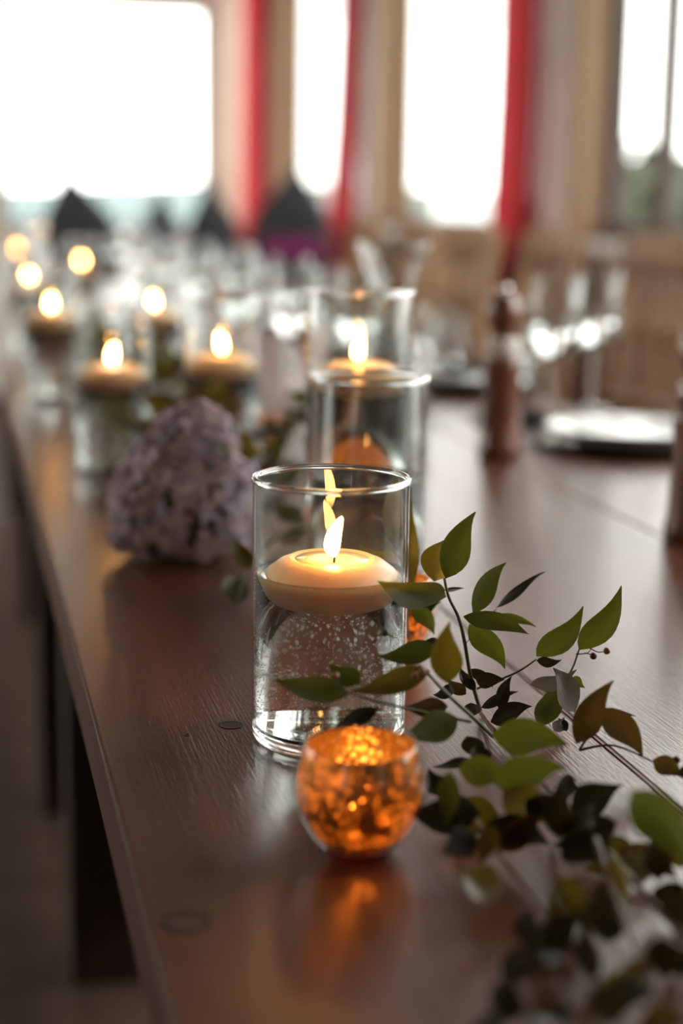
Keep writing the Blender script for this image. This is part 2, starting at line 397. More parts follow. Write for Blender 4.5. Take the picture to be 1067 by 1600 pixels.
def tree(px, py, dist, rad, lab):
    d = ray(px, py); d = d/math.hypot(d.x, d.y); c = CAM + d*dist
    root = empty('tree', (c.x, c.y, -4.3)); rnd = random.Random(int(px))
    bm = bmesh.new()
    for k in range(150):
        u = Vector((rnd.gauss(0, 1), rnd.gauss(0, 1), rnd.gauss(0, 1))).normalized()*rad*rnd.uniform(0.45, 1.0)
        bmesh.ops.create_icosphere(bm, subdivisions=2, radius=rad*rnd.uniform(0.10, 0.22), matrix=Matrix.Translation((u.x, u.y, c.z+4.3+u.z*1.1)))
    for v in bm.verts: v.co += Vector((rnd.uniform(-1, 1), rnd.uniform(-1, 1), rnd.uniform(-1, 1)))*rad*0.06
    link('crown', bm, 'tree_leaves', root)
    bm = bmesh.new(); tube(bm, [(0, 0, 0), (0.1, 0, (c.z+4.3)*0.5), (0, 0, c.z+4.3)], [rad*0.12, rad*0.09, rad*0.05]); link('trunk', bm, 'tree_bark', root)
    tag(root, lab, 'tree', 'dark trees outside the window')
tree(985, 345, 24, 1.1, 'dark leafy tree outside the window with the thin dark mullion')
tree(950, 330, 27, 1.0, 'dark leafy tree outside the window with the thin dark mullion')
tree(1062, 370, 20, 0.8, 'dark leafy tree outside the window with the thin dark mullion')

# curtains
def curtain(X, y0, y1, z0, z1, label, flare=0.0, folds=6):
    bm = bmesh.new(); n = folds*8; m = 14; rows = []
    for j in range(m+1):
        t = j/m; z = z0+(z1-z0)*t
        sq = 1.0 - 0.12*math.sin(math.pi*t)
        fl_ = 1 + flare*(1-t)**2
        rows.append([])
        for i in range(n+1):
            u = i/n; yy = y0 + (y1-y0)*(0.0 + u)*sq*fl_
            xx = X - 0.035*(1+math.sin(2*math.pi*folds*u + 0.6*math.sin(3*t)))*(1.15-0.3*t)
            rows[-1].append(bm.verts.new((xx, yy, z)))
    for j in range(m):
        for i in range(n): bm.faces.new((rows[j][i], rows[j][i+1], rows[j+1][i+1], rows[j+1][i]))
    bmesh.ops.solidify(bm, geom=bm.faces[:], thickness=0.003)
    o = link('curtain', bm, 'curtain_red', smooth=True)
    return tag(o, label, 'curtain', None)
curtain(WX-0.10, P3+PW-0.05, P3+PW+0.42, 0.72, 3.3, 'red gathered curtain beside the post next to the mullioned window')
curtain(WX-0.10, P2+PW-0.02, P2+PW+0.33, 0.70, 3.3, 'red curtain flaring at its hem beside the middle post', flare=0.9)
curtain(WX-0.13, P1+0.10, YE-0.05, 0.3, 3.3, 'red curtain filling the corner beside the wide end window')

# ------------------------------------------------------------------ the long table
edge_pts = [on_plane(134, 1094), on_plane(206, 1350), on_plane(269, 1600)]
TX0 = sum(p.x for p in edge_pts)/3
seam_pts = [on_plane(867, 1101.7), on_plane(1042, 1244)]
TXS = sum(p.x for p in seam_pts)/2
PWID = TXS-TX0
TY0, TY1 = -0.5, 6.6
table = tag(empty('long_table', ((TX0+TX0+3*PWID)/2, (TY0+TY1)/2, 0)), 'long dark red-brown plank table carrying the vases, candles and greenery', 'table')
TCX, TCY = table.location.x, table.location.y
planks = []
for k in range(3):
    bm = bmesh.new(); box(bm, (0, 0, 0), (PWID-0.0010, TY1-TY0, 0.042), bev=0.0022)
    planks.append(link('plank', bm, 'table_wood', table, loc=(TX0+(k+0.5)*PWID-TCX, 0, TT-0.021)))
TX1 = TX0+3*PWID
bm = bmesh.new(); box(bm, (0, 0, 0), (0.025, TY1-TY0-0.3, 0.09)); ap = bpy.data.meshes.new('apron'); bm.to_mesh(ap); bm.free(); ap.materials.append(MATS['dark_wood'])
link('apron', ap, None, table, loc=(TX0+0.10-TCX, 0, TT-0.042-0.045)); link('apron', ap, None, table, loc=(TX1-0.10-TCX, 0, TT-0.042-0.045))
bm = bmesh.new(); box(bm, (0, 0, 0), (0.025, TY1-TY0-0.6, 0.50)); link('shade_panel', bm, 'dark_wood', table, loc=(TX0+0.16-TCX, 0, 0.36))  # added dark panel standing in for the shadow under the table
bm = bmesh.new(); box(bm, (0, 0, 0), (0.11, 0.11, TT-0.042), bev=0.004); lg = bpy.data.meshes.new('leg'); bm.to_mesh(lg); bm.free(); lg.materials.append(MATS['dark_wood'])
legp = [on_plane(112, 1540, 0), on_plane(66, 1275, 0), on_plane(36, 975, 0), Vector((TX0+0.07, 5.6, 0))]
for lp in legp:
    yy = lp.y+0.055
    for xx in (lp.x+0.055, TX1-0.125): link('leg', lg, None, table, loc=(xx-TCX, yy-TCY, (TT-0.042)/2))
def plug(px, py, r, ring, m):
    p = on_plane(px, py); k = 0 if p.x < TXS else 1
    loc = (p.x-TCX-planks[k].location.x, p.y-TCY, 0.0211)
    bm = lathe([(0, 0.0), (r*0.78, 0.0), (r*0.82, -0.0006), (r*0.9, -0.0006), (r*0.92, 0.0002), (r, 0.0002), (r, -0.001)], 32)
    link('wood_plug', bm, m, planks[k], loc=loc)
    bm = lathe([(r*0.72, 0.0), (r*0.9, 0.0001), (r*1.04, 0.0)], 32); link('plug_ring', bm, 'knot_wood', planks[k], loc=(loc[0], loc[1], loc[2]+0.0002))
plug(290, 1440, 0.0105, True, 'plug_wood'); plug(361, 1133, 0.0075, True, 'knot_wood'); plug(292, 1149, 0.0018, False, 'knot_wood')
# dark filler line in the seam between first and second plank
bm = bmesh.new(); box(bm, (0, 0, 0), (0.0016, TY1-TY0-0.02, 0.0012)); link('seam_strip', bm, 'stem_red', planks[0], loc=(PWID/2, 0, 0.0206))

# ------------------------------------------------------------------ candles, vases, votives
def flame_mesh(h, r, lean=(0.25, 0.1), seed=0):
    prof = [(0, 0), (0.55, 0.06), (0.9, 0.2), (1.0, 0.34), (0.97, 0.5), (0.84, 0.66), (0.60, 0.82), (0.34, 0.94), (0, 1.0)]
    bm = lathe([(a*r, b*h) for a, b in prof], 16)
    for v in bm.verts:
        t = v.co.z/h; k = math.sin(t*2.6)-0.6*t
        v.co.x += r*lean[0]*(t*t*2.2 - 0.5*math.sin(math.pi*t)); v.co.y += r*lean[1]*t*t
    return bm
def bent_wick(h, r):
    bm = bmesh.new(); tube(bm, [(0, 0, -0.004), (0.0004, 0, h*0.4), (-0.0002, 0, h*0.75), (-0.0014, 0, h)], [r, r, r*0.9, r*0.5], 6); return bm
def floating_candle(loc, R0, label, group=None, fh=0.022, fr=0.0042, lean=(0.9, 0.2), off=(0, 0)):
    root = empty('floating_candle', loc)
    # body: rounded disc, widest a little below the water line
    H = R0*0.92
    prof = [(0, -H*0.50), (R0*0.55, -H*0.48), (R0*0.84, -H*0.36), (R0*0.985, -H*0.05), (R0, 0.0), (R0*0.985, H*0.05), (R0*0.90, H*0.18), (R0*0.75, H*0.305), (R0*0.60, H*0.375), (R0*0.57, H*0.37), (R0*0.50, H*0.345), (R0*0.25, H*0.335), (0, H*0.333)]
    link('wax_body', lathe(prof, 56), 'wax', root, True)
    link('melt_pool', lathe([(R0*0.52, H*0.340), (R0*0.515, H*0.352), (R0*0.3, H*0.352), (0, H*0.352)], 40), 'wax_melt', root, True)
    wk = link('wick', bent_wick(0.011, 0.0007), 'wick', root, True, loc=(off[0], off[1], H*0.352))
    link('flame', flame_mesh(fh, fr, lean), 'flame', root, True, loc=(off[0]-0.0006, off[1], H*0.352+0.0028))
    tag(root, label, 'candle', group); return root
VASES = []
def vase(loc, rad, h, wz, label, water_label=None, group=None, hero=False, wgroup=None):
    """loc: base centre on the table; wz: water level above the table"""
    th = 0.0016; b = 0.010 if hero else 0.008; VASES.append((loc[0], loc[1], rad))
    root = empty('cylinder_vase', loc)
    z0 = b if hero else 0.0
    prof = [(rad*0.985, z0), (rad, z0+0.002), (rad, h-0.0022), (rad-th*0.25, h-0.0004), (rad-th*0.5, h), (rad-th*0.75, h-0.0004), (rad-th, h-0.0022), (rad-th, b+0.004)]
    if not hero: prof = [(0, 0.0)] + prof + [(rad-th-0.003, b), (0, b)]
    link('glass_wall', lathe(prof, 72), 'vase_glass', root, True)
    if hero:
        # heavy glass foot
        link('glass_foot', lathe([(0, 0.0015), (rad*0.7, 0.001), (rad*0.9, 0.0), (rad*0.965, 0.0012), (rad*0.995, 0.004), (rad*0.999, b), (rad*0.9, b), (rad*0.7, b), (0, b)], 72), 'base_glass', root, True)
    bmr = lathe([(rad-th/2 + 0.0019*math.cos(2*math.pi*k/10), h + 0.0019*math.sin(2*math.pi*k/10)) for k in range(10)], 72, close=True)
    link('rim', bmr, 'base_glass', root, True)
    tag(root, label, 'vase', group)
    w = None
    if wz:
        rw = rad-th-0.0001
        w = lathe([(0, b+0.0003), (rw*0.9, b+0.0005), (rw*0.985, b+0.0035), (rw, b+0.006), (rw, wz+0.0012), (rw-0.0008, wz+0.0002), (rw-0.003, wz), (0, wz)], 72)
        w = link('vase_water', w, 'water', None, True, loc=loc); tag(w, water_label, 'water', wgroup)
    return root, w
TMET = 0.078
def px_radius(px_w, p): return px_w/2/FPX*depth_of(p)


# hero vase
hb = on_plane(513, 1151)
hr = px_radius(238, hb); hh = 0.152; HW = 0.0975
hv, _ = vase(hb, hr, hh, None, 'clear glass cylinder vase with bubbly water right behind the gold globe holder', hero=True)
rw = hr-0.0017; b_ = 0.010
bmw = lathe([(0, b_-0.003), (rw*0.9, b_-0.003), (rw*0.985, b_-0.003), (rw, b_-0.002), (rw, HW+0.0014), (rw-0.0008, HW+0.0004), (rw-0.003, HW), (0, HW)], 96)
hw = tag(link('vase_water', bmw, 'water', None, True, loc=hb), 'clear water full of tiny bubbles in the cylinder vase behind the gold globe', 'water')
rnd = random.Random(3)
_t = bmesh.new(); bmesh.ops.create_icosphere(_t, subdivisions=1, radius=1.0); _t.verts.index_update()
IV = [tuple(v.co) for v in _t.verts]; IF = [tuple(v.index for v in f.verts) for f in _t.faces]; _t.free()
BV, BF = [], []
def bub(r, ph, z, s):
    x, y, n = r*math.cos(ph), r*math.sin(ph), len(BV)
    BV.extend((x+a*s, y+b*s, z+c*s) for a, b, c in IV); BF.extend(tuple(i+n for i in f) for f in IF)
for k in range(1250):
    z = b_+0.006 + (HW-0.034-b_)*rnd.random()**0.8; ph = rnd.uniform(0, 6.283)
    if 0.5+0.5*math.sin(ph*5+z*260)*math.sin(ph*2.3-z*170) < rnd.random()*0.75: continue
    bub(hr-0.0009, ph, z, rnd.uniform(0.00034, 0.00056))
for k in range(2000):
    z = b_+0.010 + 0.030*rnd.random()**1.3; bub(hr-0.0009, rnd.uniform(0, 6.283), z, rnd.uniform(0.00018, 0.00032))
for k in range(160):
    bub(hr-0.0009, rnd.uniform(0, 6.283), HW-0.003-0.016*rnd.random()**1.5, rnd.uniform(0.00014, 0.00028))
leafmat('bubble', (0.78, 0.76, 0.72), (0.95, 0.92, 0.88), 0.55, 0.08)  # opaque white body colour stands in for the glints of clear bubbles
bme = bpy.data.meshes.new('bubbles'); bme.from_pydata(BV, [], BF); bb = link('bubbles', bme, 'bubble', hw, True); bb['kind'] = 'stuff'
floating_candle((hb.x+0.0005, hb.y, TT+HW-0.0045), hr-0.0038, 'large cream floating candle burning in the bubbly water vase behind the gold globe', fh=0.0235, fr=0.0046, lean=(0.5, 0.1), off=(-0.0012, -0.011))

# gold mercury glass votives
def votive_meshes():
    prof = [(0.0, 0.0), (0.0160, 0.0), (0.0172, 0.0015), (0.0205, 0.005), (0.0262, 0.0125), (0.0305, 0.0215), (0.0322, 0.0300), (0.0318, 0.0385), (0.0300, 0.0465), (0.0278, 0.0525), (0.0272, 0.0540)]
    th = 0.0016
    outer = prof; inner = [(max(r-th, 0), z+ (th if z < 0.002 else 0)) for r, z in prof[1:]][::-1]
    shell = lathe(outer + [(0.0265, 0.0547)] + inner + [(0, th)], 56)
    lin = lathe([(max(r-th-0.0003, 0), z+(th+0.0003 if z < 0.002 else 0)) for r, z in prof[1:-1]] , 56)
    return shell, lin
VM = None
def votive(loc, label, group=None, glabel=None, sc=1.0):
    global VM
    root = empty('votive_holder', loc)
    if VM is None:
        a, b = votive_meshes(); o1 = link('glass_globe', a, 'vase_glass', root, True); o2 = link('gold_lining', b, 'gold_mercury', root, True); VM = (o1.data, o2.data)
    else:
        link('glass_globe', VM[0], None, root); link('gold_lining', VM[1], None, root)
    root.scale = (sc,)*3
    tag(root, label, 'candle holder', group)
    c = empty('tea_light', (loc[0], loc[1], loc[2]+0.0022))
    link('wax_body', lathe([(0, 0), (0.0155, 0), (0.0158, 0.001), (0.0158, 0.0105), (0.0150, 0.0115), (0.013, 0.0112), (0, 0.0112)], 32), 'wax', c, True)
    link('wick', bent_wick(0.007, 0.0006), 'wick', c, True, loc=(0, 0, 0.0112))
    link('flame', flame_mesh(0.017, 0.0038, (0.4, 0.1)), 'flame', c, True, loc=(0, 0, 0.0140))
    tag(c, glabel, 'candle', group and 'tea lights in the far gold holders')
    return root
vb = on_plane(561, 1327)
votive(vb, 'gold mercury glass globe holder glowing in front of the bubbly cylinder vase', None, 'small tea light burning inside the gold globe before the bubbly vase')
for px, py, z, lab in [(592, 812, 0.028, 'gold globe holder glowing behind the bubbly cylinder vase'), (612, 958, 0.028, 'gold globe holder partly hidden between the bubbly vase and the ruscus leaves'),
                  (408, 684, 0.028, 'gold globe holder glowing beside the lavender hydrangea head'), (488, 530, 0.028, 'gold globe holder far along the table near the glasses')]:
    p = on_plane(px, py, TT+z); p.z = TT
    votive(p, lab, None, lab.replace('gold globe holder', 'tea light inside the gold holder'))

# further vases with floating candles
CR = 0.0388
def vase_set(flame_px, fz, h, lab, clab, rad=0.0445, lit=True, wlab=None, group=None):
    p = on_plane(*flame_px, TT+fz); p.z = TT
    wz = fz-0.024
    vase(p, rad, h, wz, lab, wlab, group, wgroup=group and 'water in the far vases')
    floating_candle((p.x, p.y, TT+wz-0.0045), rad-0.0045, clab, group and 'floating candles far down the table', lean=(random.uniform(-.5, .5), 0.1), fh=0.021, fr=0.0046)
p2 = on_plane(572, 945)
vase(p2, 0.0445, 0.176, 0.100, 'taller cylinder vase without a candle behind the bubbly vase', 'clear water in the candleless cylinder vase')
vase_set((561, 540), 0.188, 0.232, 'tall cylinder vase with a burning candle behind the candleless vase', 'floating candle burning in the tall vase behind the candleless vase', wlab='clear water in the tall vase behind the candleless vase')
vase_set((176, 550), 0.136, 0.186, 'cylinder vase with a burning candle behind the hydrangea near the table edge', 'floating candle burning behind the hydrangea near the table edge', wlab='clear water in the candle vase near the table edge behind the hydrangea')
G = 'cylinder vases farther down the table'
ORD = ('nearest', 'second nearest', 'third nearest', 'fourth nearest', 'fifth nearest', 'sixth nearest')
for k_, (fp, fz) in enumerate([((347, 533), 0.15), ((80, 471), 0.15), ((241, 468), 0.15), ((46, 428), 0.15), ((128, 405), 0.15), ((27, 388), 0.15)]):
    w_ = ORD[k_] + ' to the hydrangea of the row down the table'
    vase_set(fp, fz, 0.2, 'clear candle vase ' + w_, 'floating candle in the vase ' + w_, wlab='water in the candle vase ' + w_, group=G)

# ------------------------------------------------------------------ hydrangea
hy = on_plane(282, 868)
hyr = tag(empty('hydrangea_head', hy), 'large lavender hydrangea flower head lying on the dark table', 'flower')
HH, HR = 0.130, 0.0615
def hprof(t):
    pts = [(0, 0.80), (0.1, 0.96), (0.25, 1.0), (0.42, 0.94), (0.6, 0.80), (0.78, 0.60), (0.92, 0.34), (1, 0.06)]
    for (a, b), (c, d) in zip(pts, pts[1:]):
        if a <= t <= c: return b+(d-b)*(t-a)/(c-a)
    return 0.05
def hcen(t): return Vector((0.017*t*t, 0, 0.0))
link('flower_core', lathe([(0, 0.004)] + [(HR*0.74*hprof(t/10), 0.004+HH*0.94*t/10) for t in range(11)] + [(0, HH*0.95)], 24), 'stem_green', hyr, True)  # stem-coloured core, kept dark as painted shade in the gaps between florets
for v in hyr.children[0].data.vertices: v.co += hcen(v.co.z/HH)
fm = []
for m_ in ('petal_lavender', 'petal_mauve', 'petal_blue', 'petal_cream'):
    bm = bmesh.new()
    for k in range(4):
        a = k*math.pi/2; ca, sa = math.cos(a), math.sin(a)
        prof = [(0.02, 0.08, 0.0), (0.28, 0.34, 0.14), (0.62, 0.48, 0.22), (0.9, 0.32, 0.08), (1.02, 0.06, -0.06)]
        rows = []
        for (x, w, z) in prof:
            rows.append([bm.verts.new((ca*x - sa*w*u, sa*x + ca*w*u, z + (0.10*abs(u)) + 0.02*k)) for u in (-1, 0, 1)])
        for A, B in zip(rows, rows[1:]):
            for i in range(2): bm.faces.new((A[i], A[i+1], B[i+1], B[i]))
    bmesh.ops.create_icosphere(bm, subdivisions=1, radius=0.09, matrix=Matrix.Translation((0, 0, 0.1)))
    me = bpy.data.meshes.new('floret'); bm.to_mesh(me); bm.free(); me.materials.append(MATS[m_])
    for p in me.polygons: p.use_smooth = True
    fm.append(me)
rnd = random.Random(11); nfl = 300
for k in range(nfl):
    t = ((k+0.5)/nfl)**1.15; ph = k*2.39996 + rnd.uniform(-.2, .2)
    t = min(0.99, max(0.01, t + rnd.uniform(-.015, .015)))
    r = HR*hprof(t)*rnd.uniform(0.82, 1.10); dr = (hprof(min(t+.03, 1))-hprof(max(t-.03, 0)))/(min(t+.03, 1)-max(t-.03, 0))*HR/HH
    n = Vector((math.cos(ph), math.sin(ph), -dr)).normalized()
    n = (n + Vector((rnd.uniform(-.5, .5), rnd.uniform(-.5, .5), rnd.uniform(-.4, .5)))).normalized()
    o = link('floret', rnd.choice((fm[0], fm[0], fm[1], fm[1], fm[2], fm[2])), None, hyr)
    q = n.to_track_quat('Z', 'Y'); o.rotation_mode = 'QUATERNION'
    o.rotation_quaternion = q @ Matrix.Rotation(rnd.uniform(0, 6.28), 3, 'Z').to_quaternion()
    o.location = Vector((r*math.cos(ph), r*math.sin(ph), 0.011+HH*0.93*t)) + hcen(t); s = rnd.uniform(0.0080, 0.0104); o.scale = (s, s, s)

# ------------------------------------------------------------------ ruscus greenery
LEAF = {}
def leaf_mesh(m_, bend, kind=0):
    key = (m_, bend, kind)
    if key in LEAF: return LEAF[key]
    bm = bmesh.new(); nL = 10; rows = []
    for i in range(nL+1):
        t = i/nL
        w = 0.56*(math.sin(math.pi*t**0.80)**0.95)*(1-0.42*t*t) if 0 < t < 1 else 0.012
        w = max(w*1.1, 0.012)
        # curve in the plane of length and normal, tip flicks sideways a little
        ang = bend*t
        x = (math.sin(bend*t)/bend if abs(bend) > 1e-3 else t); z = ((1-math.cos(bend*t))/bend if abs(bend) > 1e-3 else 0)
        side = (0.16 if kind == 0 else -0.16)*(math.sin(math.pi*t) - 0.35*math.sin(2*math.pi*t))
        rows.append([])
        for u in (-1, -0.5, 0, 0.5, 1):
            lift = 0.09*abs(u)*math.sin(math.pi*min(1, t*1.05)) + 0.015*math.sin(9*t+2*u)
            rows[-1].append(bm.verts.new((x, side + w*u, z + lift)))
    for A, B in zip(rows, rows[1:]):
        for i in range(4): bm.faces.new((A[i], A[i+1], B[i+1], B[i]))
    me = bpy.data.meshes.new('leaf'); bm.to_mesh(me); bm.free(); me.materials.append(MATS['leaf_'+m_])
    for p in me.polygons: p.use_smooth = True
    LEAF[key] = me; return me
def leaf_world(P, Q, width, normal, m_, bend, parent, kind=0):
    P, Q = Vector(P), Vector(Q); ax = Q-P; ln = ax.length
    chord = (2*math.sin(abs(bend)/2)/abs(bend)) if abs(bend) > 1e-3 else 1.0
    ax.normalize(); n = normal - ax*normal.dot(ax)
    if n.length < 1e-4: n = Vector((0, 0, 1)) - ax*ax.z
    n.normalize()
    # mesh chord is rotated by bend/2 from +x towards +z: undo it
    q = Matrix.Rotation(bend/2, 4, 'Y')
    yv = n.cross(ax)
    B = Matrix(((ax.x, yv.x, n.x, 0), (ax.y, yv.y, n.y, 0), (ax.z, yv.z, n.z, 0), (0, 0, 0, 1)))
    M = Matrix.Translation(P - parent.location) @ B @ q @ Matrix.Diagonal((ln/chord, width, (ln/chord*0.6+width*0.4), 1))
    o = link('leaf', leaf_mesh(m_, bend, kind), None, parent)
    o.matrix_basis = M
    return o
def tdepth(px, py): return depth_of(on_plane(px, py))
def safe(px, py, d, clear=0.005): return at(px, py, min(d, tdepth(px, py)-clear*2.2) if py > 330 else d)
def leaf_px(b, t, w, d0, d1, m_, parent, tilt=25, bend=0.25, kind=0):
    P, Q = safe(*b, d0), safe(*t, d1)
    mid = (P+Q)/2; view = (CAM-mid).normalized(); ax = (Q-P).normalized()
    n = Matrix.Rotation(R(tilt), 3, ax) @ (view - ax*view.dot(ax)).normalized()
    wid = w/FPX*depth_of(mid)/max(0.5, math.cos(R(tilt)))
    return leaf_world(P, Q, wid, n, m_, bend, parent, kind)
def stem_px(pts, rad, parent, m_='stem_green', r1=None):
    P = spline([safe(x, y, d, 0.0025) - parent.location for x, y, d in pts], 5)
    n = len(P); bm = bmesh.new(); tube(bm, P, [rad + ((r1 or rad*0.6)-rad)*i/(n-1) for i in range(n)], 7)
    return link('stem', bm, m_, parent, True)

def sprig(base_px, lab, group=None):
    p = on_plane(*base_px); return tag(empty('ruscus_sprig', p), lab, 'greenery', group)
# upright sprig right of the hero vase
S1 = sprig((752, 1112), 'upright ruscus sprig with sharp green leaves right of the bubbly vase')
stem_px([(752, 1114, 0.99), (736, 1060, 0.965), (725, 999, 0.955), (716, 964, 0.95), (701, 933, 0.947), (694, 903, 0.945)], 0.0013, S1)
for b, t, w, d0, d1, m_, ti, be in [
    ((696, 904), (744, 800), 41, 0.945, 0.94, 'green', 20, 0.2), ((678, 908), (697, 841), 42, 0.95, 0.955, 'olive', -20, 0.3), ((697, 931), (593, 910), 42, 0.925, 0.875, 'green', -22, 0.2),
    ((738, 957), (793, 878), 30, 0.955, 0.965, 'green', 20, 0.35), ((775, 950), (860, 895), 13, 0.985, 1.0, 'dark', 35, 0.6), ((724, 963), (829, 989), 27, 0.945, 0.94, 'green', -30, 0.35),
    ((784, 958), (838, 981), 11, 0.98, 0.985, 'green', 30, 0.2), ((733, 975), (789, 1047), 34, 0.955, 0.96, 'green', 20, 0.3), ((692, 922), (727, 920), 6, 0.97, 0.98, 'dark', 20, 0.2),
    ((742, 1060), (791, 1060), 22, 0.955, 0.955, 'dark', 30, -1.3), ((779, 1108), (800, 1056), 19, 0.955, 0.96, 'dark', 10, 0.3), ((751, 1106), (812, 1082), 15, 0.96, 0.965, 'dark', 30, 0.5),
    ((766, 1128), (832, 1104), 28, 0.94, 0.945, 'dark', 20, 0.3), ((735, 1045), (770, 1075), 16, 0.965, 0.965, 'dark', 20, 0.4), ((742, 1080), (718, 1040), 16, 0.96, 0.97, 'dark', 15, 0.3),
    ((728, 1085), (700, 1060), 18, 0.95, 0.95, 'brown', 15, 0.3), ((736, 1098), (738, 1120), 22, 0.93, 0.93, 'dark', 30, 0.2), ((713, 1075), (676, 1085), 18, 0.955, 0.96, 'dark', 30, 0.3)]:
    leaf_px(b, t, w, d0, d1, m_, S1, ti, be, 0)
stem_px([(745, 1076, 0.97), (806, 1051, 0.965), (838, 1030, 0.96)], 0.0008, S1); stem_px([(775, 952, 0.985), (745, 985, 0.97), (728, 1005, 0.958)], 0.0006, S1, 'stem_brown')
# branch reaching right with the two pointed leaves and berries
S2 = sprig((880, 1085), 'ruscus tip with two curved pointed leaves and brown berries above the plank seam')
stem_px([(868, 1098, 0.985), (885, 1062, 0.965), (896, 1040, 0.962), (905, 1014, 0.96)], 0.0008, S2)
for b, t, w, d0, d1, m_, ti, be in [
    ((838, 1026), (911, 944), 36, 0.96, 0.955, 'green', 20, -0.5), ((905, 1016), (971, 911), 38, 0.96, 0.95, 'green', 15, -0.5), ((843, 1135), (866, 1062), 34, 0.95, 0.955, 'green', 20, 0.2),
    ((856, 1130), (850, 1070), 22, 0.955, 0.96, 'olive', 30, 0.2), ((828, 1070), (902, 1042), 22, 0.95, 0.945, 'grey', 35, -0.6), ((898, 1113), (866, 1043), 34, 0.94, 0.935, 'grey', 25, 0.5),
    ((838, 1032), (878, 1030), 14, 0.96, 0.96, 'dark', 20, -0.6), ((897, 1056), (914, 1075), 12, 0.965, 0.965, 'green', 20, 0.1), ((865, 1142), (882, 1120), 18, 0.95, 0.95, 'grey', 20, 0.6), ((886, 1142), (872, 1122), 12, 0.95, 0.95, 'dark', 20, 0.4)]:
    leaf_px(b, t, w, d0, d1, m_, S2, ti, be, 1)
for pts in ([(900, 1022, 0.96), (918, 1020, 0.96), (926, 1008, 0.96)], [(913, 1020, 0.96), (921, 1022, 0.96), (927, 1025, 0.96)], [(922, 1013, 0.96), (935, 1019, 0.96), (948, 1017, 0.96)]):
    stem_px(pts, 0.0004, S2, 'stem_brown')
for (x, y, m_) in ((948, 1017, 'berry_brown'), (927, 1025, 'berry_red')):
    bm = bmesh.new(); bmesh.ops.create_icosphere(bm, subdivisions=2, radius=0.0022); o = link('berry', bm, m_, S2, True, loc=at(x, y, 0.96)-S2.location)
# brown-olive blurred pair in front of the seam
S3 = sprig((925, 1150), 'pair of olive-brown ruscus leaves bent over the plank seam')
for b, t, w, d0, d1, m_, ti, be in [((900, 1162), (959, 1065), 40, 0.875, 0.86, 'brown', 15, 0.3), ((941, 1106), (1003, 1184), 40, 0.885, 0.875, 'brown', 20, 0.35), ((946, 1108), (994, 1118), 8, 0.9, 0.9, 'dark', 20, -0.5), ((1020, 1187), (1066, 1216), 28, 0.86, 0.85, 'brown', 20, 0.3), ((1066, 1216), (1090, 1195), 20, 0.86, 0.85, 'dark', 20, 0.3)]:
    leaf_px(b, t, w, d0, d1, m_, S3, ti, be)
stem_px([(905, 1172, 0.885), (925, 1140, 0.885), (943, 1106, 0.885)], 0.0008, S3, 'stem_brown'); stem_px([(905, 1172, 0.9), (960, 1165, 0.89), (1030, 1195, 0.87)], 0.0008, S3, 'stem_brown')
bm = bmesh.new(); bmesh.ops.create_icosphere(bm, subdivisions=2, radius=0.0022); link('berry', bm, 'berry_red', S3, True, loc=at(1057, 1187, 0.86)-S3.location)
# sprig arching in front of the vase to the left, between vase and votive
S4 = sprig((770, 1160), 'ruscus sprig arching left across the bubbly vase above the gold globe')
stem_px([(770, 1150, 0.89), (740, 1122, 0.87), (700, 1086, 0.86), (668, 1052, 0.855), (655, 1040, 0.852)], 0.0013, S4)
stem_px([(735, 1128, 0.87), (690, 1118, 0.86), (640, 1108, 0.852), (590, 1096, 0.845), (543, 1082, 0.84)], 0.0009, S4)
for b, t, w, d0, d1, m_, ti, be in [
    ((700, 1068), (704, 972), 44, 0.845, 0.835, 'olive', 20, 0.3), ((672, 1048), (548, 1078), 34, 0.85, 0.842, 'olive', 20, 0.25), ((545, 1084), (428, 1058), 36, 0.838, 0.83, 'green', 20, 0.3),
    ((563, 1068), (515, 1036), 30, 0.85, 0.855, 'green', 20, 0.2), ((684, 1012), (590, 1024), 32, 0.88, 0.875, 'green', 20, 0.2), ((590, 1106), (506, 1144), 24, 0.845, 0.83, 'dark', 20, 0.3),
    ((700, 1104), (630, 1102), 28, 0.86, 0.855, 'brown', 20, 0.3), ((716, 1122), (626, 1146), 44, 0.835, 0.82, 'green', 25, 0.3), ((690, 1010), (650, 1004), 24, 0.9, 0.91, 'dark', 15, 0.2), ((668, 1000), (700, 1045), 26, 0.9, 0.9, 'dark', 15, 0.2)]:
    leaf_px(b, t, w, d0, d1, m_, S4, ti, be)
for (x, y) in ((524, 1056), (506, 1068), (660, 1050), (648, 1056)):
    bm = bmesh.new(); bmesh.ops.create_icosphere(bm, subdivisions=2, radius=0.0021); link('berry', bm, 'berry_brown', S4, True, loc=at(x, y, 0.84)-S4.location)
# sprig behind the vase
S5 = sprig((640, 1000), 'ruscus sprig standing behind the bubbly vase beside the half hidden gold globe')
for b, t, w, d0, d1, m_, ti, be in [((613, 850), (624, 738), 30, 1.03, 1.03, 'olive', 15, 0.2), ((640, 930), (645, 760), 22, 1.06, 1.06, 'olive', 30, 0.2), ((646, 944), (678, 992), 24, 1.02, 1.02, 'green', 15, 0.2), ((652, 960), (690, 940), 16, 1.03, 1.03, 'dark', 20, 0.2), ((640, 900), (560, 850), 36, 1.05, 1.06, 'olive', 20, 0.3), ((430, 1000), (410, 1045), 30, 1.04, 1.04, 'green', 20, 0.3)]:
    leaf_px(b, t, w, d0, d1, m_, S5, ti, be)
stem_px([(640, 1010, 1.05), (632, 930, 1.05), (615, 850, 1.035)], 0.0009, S5)
